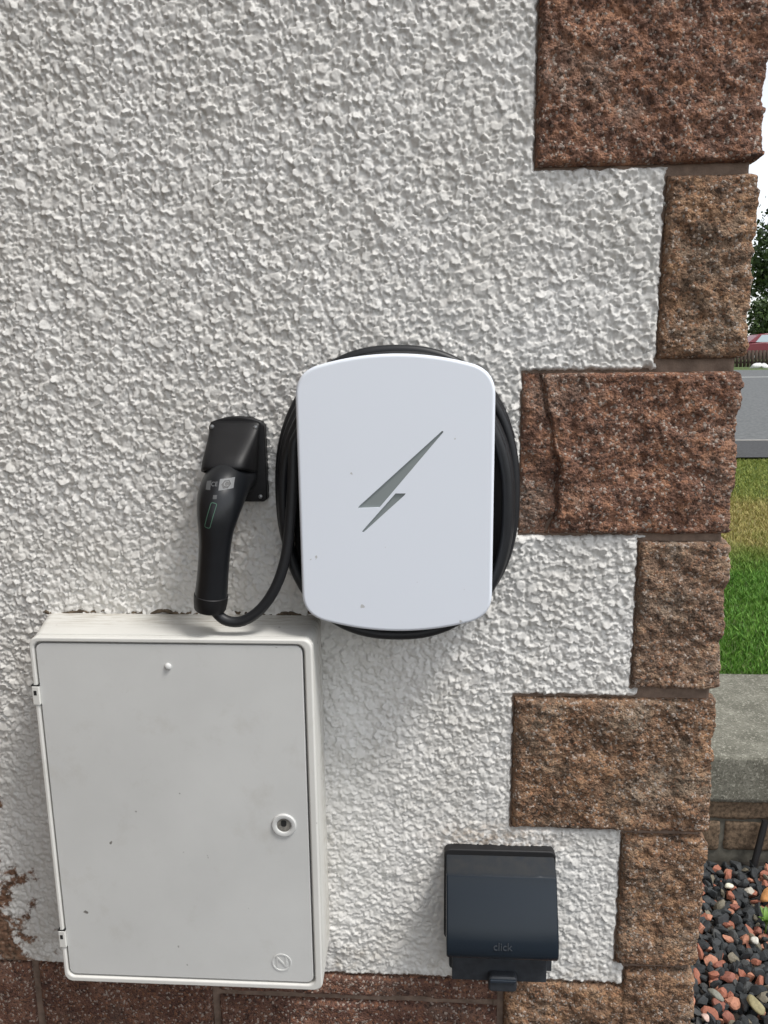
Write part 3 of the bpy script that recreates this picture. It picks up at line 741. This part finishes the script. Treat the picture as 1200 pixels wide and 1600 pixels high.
for x0, x1 in ((.44, .63), (.64, .788), (.800, .955), (.967, 1.12), (1.13, 1.36), (1.37, 1.6), (1.61, 1.9), (1.91, 2.2), (2.21, 2.6), (2.61, 3.0)):
    bi += 1; rough_box('brick', x0, x1, GY+(.003 if bi % 2 else 0), GY+.12, .018, .106, .010, .0035, M_GREYSTONE, gw, 40+bi, .007)
box('mortar_core', .42, 3.05, GY+.008, 1.40, -.1, .172, simple('grey_mortar', (.105, .098, .080), .95, .2, .3, 40, .6, 200), gw)
adopt(gw)
# thin black pipe leaning on the garden wall
p0, p1 = at(1178, 1352, GY-.03), at(1196, 1282, GY-.012)
pp = tube('black_pipe', [p0, p0*.5+p1*.5, p1], .0085, simple('pipe_black', (.012, .012, .013), .45), None, 12)
tag(pp, 'short thin black pipe leaning against the low garden wall', 'pipe')

# ------------------------------------------------------------------ gravel
def ico(sub):
    bm = bmesh.new(); bmesh.ops.create_icosphere(bm, subdivisions=sub, radius=1)
    V = np.array([v.co[:] for v in bm.verts]); F = np.array([[v.index for v in f.verts] for f in bm.faces]); bm.free(); return V, F
rs = np.random.RandomState(5)
IV, IF = ico(2)
def pebble_shape(seed, ang=.35):
    q = seed*11.3; d = 1+.28*noise3(IV[:, 0]*.9+q, IV[:, 1]*.9, IV[:, 2]*.9, seed)+.12*noise3(IV[:, 0]*2.1+q, IV[:, 1]*2.1, IV[:, 2]*2.1, seed+1)
    P = IV*d[:, None]
    r = np.random.RandomState(seed)
    for _ in range(9):                                       # chip flat facets off it
        nn = r.normal(size=3); nn /= np.linalg.norm(nn); c = r.uniform(.42, .78); s = P@nn; P = P-np.outer(np.maximum(s-c, 0), nn)
    return P
SH = [pebble_shape(i+1) for i in range(14)]
def gravel():
    Vs, Fs, off = [], [], 0
    def layer(x0, x1, y0, y1, sp, z, jit):
        nonlocal off
        for x in np.arange(x0, x1, sp):
            for y in np.arange(y0, y1, sp):
                px, py = x+rs.uniform(-.5, .5)*sp*jit, y+rs.uniform(-.5, .5)*sp*jit
                if px < .415 and py > -.03: continue
                s = sp*rs.uniform(.62, 1.08); P = SH[rs.randint(14)]*np.array([1.0, rs.uniform(.6, .9), rs.uniform(.4, .65)])*s
                q = rs.normal(size=4); q /= np.linalg.norm(q); a, b, c, d = q
                Rm = np.array([[1-2*(c*c+d*d), 2*(b*c-a*d), 2*(b*d+a*c)], [2*(b*c+a*d), 1-2*(b*b+d*d), 2*(c*d-a*b)], [2*(b*d-a*c), 2*(c*d+a*b), 1-2*(b*b+c*c)]])
                Vs.append(P@Rm.T+np.array([px, py, z+rs.uniform(-.004, .004)])); Fs.append(IF+off); off += len(IV)
    layer(.30, 1.70, -.28, .87, .020, -.013, 1.0)
    layer(.30, 1.70, -.28, .87, .023, -.004, 1.0)
    return mesh_np('gravel', np.concatenate(Vs), np.concatenate(Fs), False)
def m_gravel():
    m, t, b = mat('mixed_gravel')
    g = t.nodes.new('ShaderNodeNewGeometry'); r = g.outputs['Random Per Island']
    base = ramp(t, r, [(0, (.022, .025, .027)), (.25, (.036, .040, .042)), (.50, (.060, .062, .061)), (.60, (.027, .029, .031)), (.70, (.33, .125, .078)), (.77, (.42, .19, .12)), (.86, (.25, .095, .065)), (.91, (.17, .15, .11)), (.975, (.42, .39, .33))], 'CONSTANT')
    base = mix(t, .55, base, ramp(t, tnoise(t, 260, 5, .6), [(.3, .55), (.7, 1.25)]), 'MULTIPLY')
    t.links.new(base, b.inputs['Base Color']); b.inputs['Roughness'].default_value = .75; b.inputs['Specular IOR Level'].default_value = .45
    bump(t, b, tnoise(t, 500, 4), .35, .002); return m
gr = stuff(put('gravel', gravel(), m_gravel())); gr['label'] = 'charcoal and terracotta gravel beside the house corner'; gr['category'] = 'gravel'
struct(box('gravel_bed', .30, 1.80, -.35, .89, -.06, -.018, simple('bed_soil', (.03, .026, .022), .95, .2, .3, 40)))
def on_ground(px, py, z):
    d = RT*(px-600)/FPX - UP*(py-800)/FPX + _f; return CAM + d*((z-CAM[2])/d[2])
def pebble(px, py, size, col, seed, label, sc=(1, .75, .6), rz=0, z=.012):
    p = on_ground(px, py, z); me = mesh_np('pebble', SH[seed % 14]*np.array(sc)*size, IF)
    o = put('pebble', me, simple('pebble_colour', col, .7, .4, .25, 160, .3, 400)); o.location = p; o.rotation_euler = (0, 0, rz)
    s = o.modifiers.new('s', 'SUBSURF'); s.levels = 1; s.render_levels = 1
    tag(o, label, 'pebble', 'odd pebbles on the gravel')
pebble(1180, 1568, .023, (.24, .21, .11), 3, 'largest olive-buff pebble on the gravel, near the bottom edge', (.85, 1.15, .7), .5)
pebble(1138, 1384, .0125, (.62, .60, .48), 5, 'small cream pebble on the dark gravel nearest the garden wall', (1.2, .8, .6))
pebble(1180, 1470, .0125, (.52, .50, .44), 7, 'rough pale grey pebble on the gravel below the green weed', (1.0, .9, .8))
pebble(1118, 1553, .017, (.18, .18, .15), 9, 'long flat grey-green pebble lying close to the quoin corner', (.6, 1.6, .5), .5)
pebble(1104, 1590, .013, (.55, .40, .34), 11, 'pale pink pebble at the foot of the stone corner', (.9, 1.0, .7))
# weed and dead leaf
def leaf_mesh(name, L, W, curl, n=6):
    V, F = [], []
    for i in range(n+1):
        u = i/n; wd = W*math.sin(math.pi*min(.97, u*.93+.05))**.8; zz = curl*math.sin(u*2.4)
        V += [(-wd, L*u, zz+wd*.35), (0, L*u, zz), (wd, L*u, zz+wd*.35)]
    for i in range(n): a = 3*i; F += [(a, a+1, a+4, a+3), (a+1, a+2, a+5, a+4)]
    return mesh_py(name, V, F, True)
M_WEED = simple('weed_green', (.11, .20, .035), .55, .4, .3, 60)
wp = on_ground(1197, 1447, .008); we = empty('weed', wp); tag(we, 'small green weed growing up through the gravel', 'weed')
lm = leaf_mesh('leaf', .040, .008, .012)
for i in range(15):
    o = put('leaf', lm if i else lm, None if i else M_WEED, we); o.rotation_euler = (R(rng.uniform(8, 55)), 0, R(i*137.5)); s = rng.uniform(.5, 1.05); o.scale = (s, s, s); o.location = (0, 0, .004)
tube('stem', [(0, 0, -.02), (0, 0, .012)], .0018, M_WEED, we, 8)
dp = on_ground(1189, 1408, .012); dl = put('dead_leaf', leaf_mesh('dead_leaf', .062, .017, .012), simple('leaf_orange', (.42, .20, .075), .7, .3, .35, 60)); dl.location = dp; dl.rotation_euler = (.15, .25, -1.2)
m_ = dl.modifiers.new('s', 'SOLIDIFY'); m_.thickness = .0008
tag(dl, 'dry orange fallen leaf lying on the gravel', 'leaf')

# ------------------------------------------------------------------ lawn grass
def grass():
    Vs = []
    def blades(n, x0, x1, y0, y1, h, wd):
        x = rs.uniform(x0, x1, n); y = y0+(y1-y0)*rs.uniform(0, 1, n)
        z = gz(y); a = rs.uniform(0, 6.283, n); hh_ = h*rs.uniform(.5, 1.2, n); ww = wd*rs.uniform(.7, 1.3, n)
        lx, ly = rs.normal(0, .55, n)*hh_, rs.normal(0, .55, n)*hh_
        dx, dy = np.cos(a)*ww, np.sin(a)*ww
        A = np.stack([x-dx, y-dy, z-.004], -1); B = np.stack([x+dx, y+dy, z-.004], -1); T = np.stack([x+lx, y+ly, z+hh_], -1)
        M1 = np.stack([x+lx*.35-dx*.7, y+ly*.35-dy*.7, z+hh_*.55], -1); M2 = np.stack([x+lx*.35+dx*.7, y+ly*.35+dy*.7, z+hh_*.55], -1)
        Vs.append(np.stack([A, B, M2, M1, T], 1).reshape(-1, 3))
    blades(45000, .75, 2.3, 1.43, 2.9, .026, .0016)
    blades(30000, 1.2, 3.4, 2.9, 5.35, .026, .0024)
    blades(85000, .42, 6.5, 1.43, 5.35, .026, .0034)
    V = np.concatenate(Vs); n = len(V)//5; b = np.arange(n)[:, None]*5
    F = np.concatenate([b+np.array([[0, 1, 2]]), b+np.array([[0, 2, 3]]), b+np.array([[3, 2, 4]])])
    return mesh_np('grass', V, F, False)
def m_grass():
    m, t, b = mat('grass_blades')
    s = t.nodes.new('ShaderNodeSeparateXYZ'); t.links.new(objco(t), s.inputs[0])
    nz_ = math_(t, 'MULTIPLY', math_(t, 'SUBTRACT', tnoise(t, 2.3, 6, .6), .5), 1.4)
    band = math_(t, 'SUBTRACT', 1.0, math_(t, 'DIVIDE', math_(t, 'ABSOLUTE', math_(t, 'SUBTRACT', s.outputs[1], 3.45)), 1.0))
    dry = ramp(t, math_(t, 'ADD', band, nz_), [(.15, 0), (.7, .85)])
    far = ramp(t, math_(t, 'ADD', math_(t, 'MULTIPLY', s.outputs[1], .1), math_(t, 'MULTIPLY', nz_, .08)), [(.24, 0), (.36, 1)])
    g = t.nodes.new('ShaderNodeNewGeometry'); r = g.outputs['Random Per Island']
    base = ramp(t, r, [(0, (.045, .13, .012)), (.5, (.085, .21, .022)), (1, (.14, .27, .04))])
    base = mix(t, far, base, ramp(t, r, [(0, (.15, .21, .035)), (1, (.28, .29, .07))]))
    dryc = ramp(t, r, [(0, (.21, .21, .05)), (.5, (.36, .29, .10)), (1, (.44, .35, .15))])
    base = mix(t, dry, base, dryc)
    t.links.new(base, b.inputs['Base Color']); b.inputs['Roughness'].default_value = .6; b.inputs['Specular IOR Level'].default_value = .3
    return m
go = stuff(put('grass', grass(), m_grass())); go['label'] = 'mown lawn grass, green near the coping and straw-coloured further off'; go['category'] = 'grass'

# ------------------------------------------------------------------ beyond the road: fence, rocks, car, trees
def dirpt(px, Y): p = at(px, 560, Y); return p[0]
FY = 23.5; fx = dirpt(1168, FY); fz = float(gz(FY))
fe = empty('timber_fence', (fx, FY, fz)); tag(fe, 'low dark brown timber board fence across the road', 'fence')
M_WOOD = simple('fence_wood', (.060, .042, .032), .85, .3, .4, 9, .5, 60)
fb = None; X = fx-1.2; k = 0
proto = None
while X < fx+5:
    if proto is None:
        proto = box('board', -.045, .045, -.012, .012, 0, .50, M_WOOD, fe, .004); o = proto
    else:
        o = bpy.data.objects.new('board', proto.data); C.objects.link(o); o.parent = fe
    o.location = (X-fx, 0, .03); X += .112
for zc in (.14, .40): box('rail', -1.25, 5.05, .014, .05, zc, zc+.06, M_WOOD, fe)
for xp in (-1.2, .6, 2.4, 4.2): box('post', xp, xp+.08, .052, .13, -.1, .52, M_WOOD, fe)
M_WHITE = simple('pale_rock', (.62, .62, .60), .8, .3, .2, 20)
for i, (px, dx, sc, lb_) in enumerate(((1182, 0, (.26, .16, .12), 'wide white rock on the verge before the timber fence'), (1196, 0, (.15, .14, .11), 'smaller white rock on the verge beside the wide one'))):
    o = put('white_rock', mesh_np('white_rock', SH[i+2]*np.array(sc), IF), M_WHITE); o.location = (dirpt(px, 22.9), 22.9, float(gz(22.9))+sc[2]*.6)
    tag(o, lb_, 'rock', 'rocks on the far verge')
# parked car
CY = 46.0; cx_ = dirpt(1196, CY)+.4; czr = float(gz(CY))
car = empty('parked_car', (cx_, CY, czr)); tag(car, 'maroon car parked behind the timber fence under the trees', 'car')
M_MAROON = simple('maroon_paint', (.16, .02, .03), .25, .5); M_GLASS = simple('car_glass', (.35, .42, .45), .08, .6); M_TYRE = simple('tyre', (.015, .015, .015), .8); M_RIM = simple('rim', (.4, .4, .4), .35, metal=.8)
prof = [(-2.1, .35), (-2.15, .62), (-2.0, .80), (-1.75, .92), (-1.0, .98), (.95, .98), (1.6, .90), (2.05, .78), (2.15, .58), (2.1, .32), (1.75, .25), (-1.75, .25)]
V = [(x, y, z) for y in (-.85, .85) for x, z in prof]; n = len(prof)
bodyc = put('body', mesh_py('body', V, [tuple(range(n)), tuple(range(n, 2*n))]+[(i, (i+1) % n, n+(i+1) % n, n+i) for i in range(n)], False), M_MAROON, car); bevel(bodyc, .06, 3, 30)
cabp = [(-1.75, .97), (-1.15, 1.42), (-.6, 1.49), (.25, 1.47), (.6, 1.38), (1.25, .97)]
def cab(name, P, w0, w1, mt, par):
    n = len(P); zs = [z for _, z in P]; zmin, zmax = min(zs), max(zs)
    V = []
    for sg in (-1, 1): V += [(x, sg*(w0+(w1-w0)*(z-zmin)/(zmax-zmin)), z) for x, z in P]
    o = put(name, mesh_py(name, V, [tuple(range(n)), tuple(range(n, 2*n))]+[(i, (i+1) % n, n+(i+1) % n, n+i) for i in range(n)], False), mt, par); return o
rf = cab('cabin', cabp, .80, .62, M_MAROON, car); bevel(rf, .04, 3, 30)
for P in ([(-1.35, 1.0), (-.98, 1.40), (-.28, 1.41), (-.28, 1.0)], [(-.20, 1.0), (-.20, 1.41), (.28, 1.39), (.52, 1.32), (.92, 1.0)]):
    cab('side_window', P, .812, .655, M_GLASS, car)
for xw in (-1.35, 1.3):
    for yw in (-.80, .62):
        wv = put('wheel', mesh_py('wheel', [(xw+.31*math.cos(a), yw+dy, .31+.31*math.sin(a)) for dy in (0, .18) for a in np.linspace(0, 2*math.pi, 24, endpoint=False)],
                 [tuple(range(24)), tuple(range(24, 48))]+[(i, (i+1) % 24, 24+(i+1) % 24, 24+i) for i in range(24)], False), M_TYRE, car)
        put('rim', mesh_py('rim', [(xw+.19*math.cos(a), yw+(-.012 if yw < 0 else .192), .31+.19*math.sin(a)) for a in np.linspace(0, 2*math.pi, 20, endpoint=False)]+[(xw+.17*math.cos(a), yw+.09, .31+.17*math.sin(a)) for a in np.linspace(0, 2*math.pi, 20, endpoint=False)],
                 [tuple(range(20)), tuple(range(20, 40))]+[(i, (i+1) % 20, 20+(i+1) % 20, 20+i) for i in range(20)], False), M_RIM, wv)
for yl in (-.62, .5): box('headlight', -2.16, -2.02, yl, yl+.2, .62, .76, M_RIM, car, .02)
def m_leaf(name, a, b_):
    m, t, b = mat(name); g = t.nodes.new('ShaderNodeNewGeometry')
    t.links.new(ramp(t, g.outputs['Random Per Island'], [(0, a), (1, b_)]), b.inputs['Base Color']); b.inputs['Roughness'].default_value = .6; return m
M_LEAF = m_leaf('tree_leaves', (.020, .040, .010), (.075, .12, .025)); M_BARK = simple('bark', (.07, .055, .04), .9, .2, .3, 8)
def tree(px, Y, h, cr, seed, label, dx=0):
    r = np.random.RandomState(seed); x = dirpt(px, Y)+dx; z = float(gz(Y)); root = empty('tree', (x, Y, z)); tag(root, label, 'tree', 'trees behind the parked car')
    V, F = sweep([(0, 0, -.3), (.1, 0, h*.3), (-.1, .1, h*.6), (0, 0, h*.9)], [(.3, .3), (.24, .24), (.15, .15), (.04, .04)], 10, Vector((0, 1, 0)))
    tr = put('trunk', mesh_py('trunk', V, F, True), M_BARK, root)
    for i in range(9):
        a = r.uniform(0, 6.28); z0 = h*r.uniform(.2, .7); L = cr*r.uniform(.5, .85)
        V, F = sweep([(0, 0, z0), (L*.5*math.cos(a), L*.5*math.sin(a), z0+L*.25), (L*math.cos(a), L*math.sin(a), z0+L*.6)], [(.1, .1), (.06, .06), (.02, .02)], 6, Vector((0, 0, 1)))
        put('limb', mesh_py('limb', V, F, True), M_BARK, tr)
    nc = 120; u = r.normal(size=(nc, 3)); u /= np.linalg.norm(u, axis=1, keepdims=True); cc = u*r.uniform(.35, 1, (nc, 1))**.6*np.array([cr, cr, h*.44])*.88+np.array([0, 0, h*.49])
    per = 130; cs = np.repeat(cc, per, 0); P = cs+r.normal(size=cs.shape)*cr*.17; n = len(P); s = r.uniform(.10, .24, (n, 1))
    e1 = r.normal(size=(n, 3)); e1 /= np.linalg.norm(e1, axis=1, keepdims=True); e2 = np.cross(e1, r.normal(size=(n, 3))); e2 /= np.linalg.norm(e2, axis=1, keepdims=True)
    Vq = np.stack([P-e1*s, P+e2*s*.6, P+e1*s, P-e2*s*.6], 1).reshape(-1, 3)
    put('crown', mesh_np('crown', Vq, np.arange(4*n).reshape(-1, 4), False), M_LEAF, root)
tree(1196, 56, 13.0, 3.4, 1, 'tall dark green tree directly behind the parked car', 1.7)
tree(1200, 62, 11.0, 4.2, 2, 'broad green tree to the right of the parked car', 10.5)
tree(1200, 60, 10.0, 3.8, 3, 'rounded green tree furthest right behind the road', 18)

hx0 = dirpt(1190, 51)
he = empty('hedge', (hx0+4, 51, float(gz(51)))); tag(he, 'dense dark evergreen hedge close behind the parked car', 'hedge')
r = np.random.RandomState(9); n = 15000
P = np.stack([r.uniform(-4.8, 7, n), r.uniform(-.9, .9, n), r.uniform(0, 1, n)], -1); P[:, 2] = P[:, 2]**.8*(3.9+.5*np.sin(P[:, 0]*1.7)+.3*np.sin(P[:, 0]*4.1+1))
s_ = r.uniform(.08, .2, (n, 1)); e1 = r.normal(size=(n, 3)); e1 /= np.linalg.norm(e1, axis=1, keepdims=True); e2 = np.cross(e1, r.normal(size=(n, 3))); e2 /= np.linalg.norm(e2, axis=1, keepdims=True)
put('foliage', mesh_np('foliage', np.stack([P-e1*s_, P+e2*s_*.6, P+e1*s_, P-e2*s_*.6], 1).reshape(-1, 3), np.arange(4*n).reshape(-1, 4), False), M_LEAF, he)
for k in range(7): tube('stem', [(-4.2+1.7*k, 0, -.2), (-4.15+1.7*k, .05, 1.6), (-4.2+1.7*k, 0, 3.2)], [(.07, .07), (.05, .05), (.02, .02)], M_BARK, he, 8)
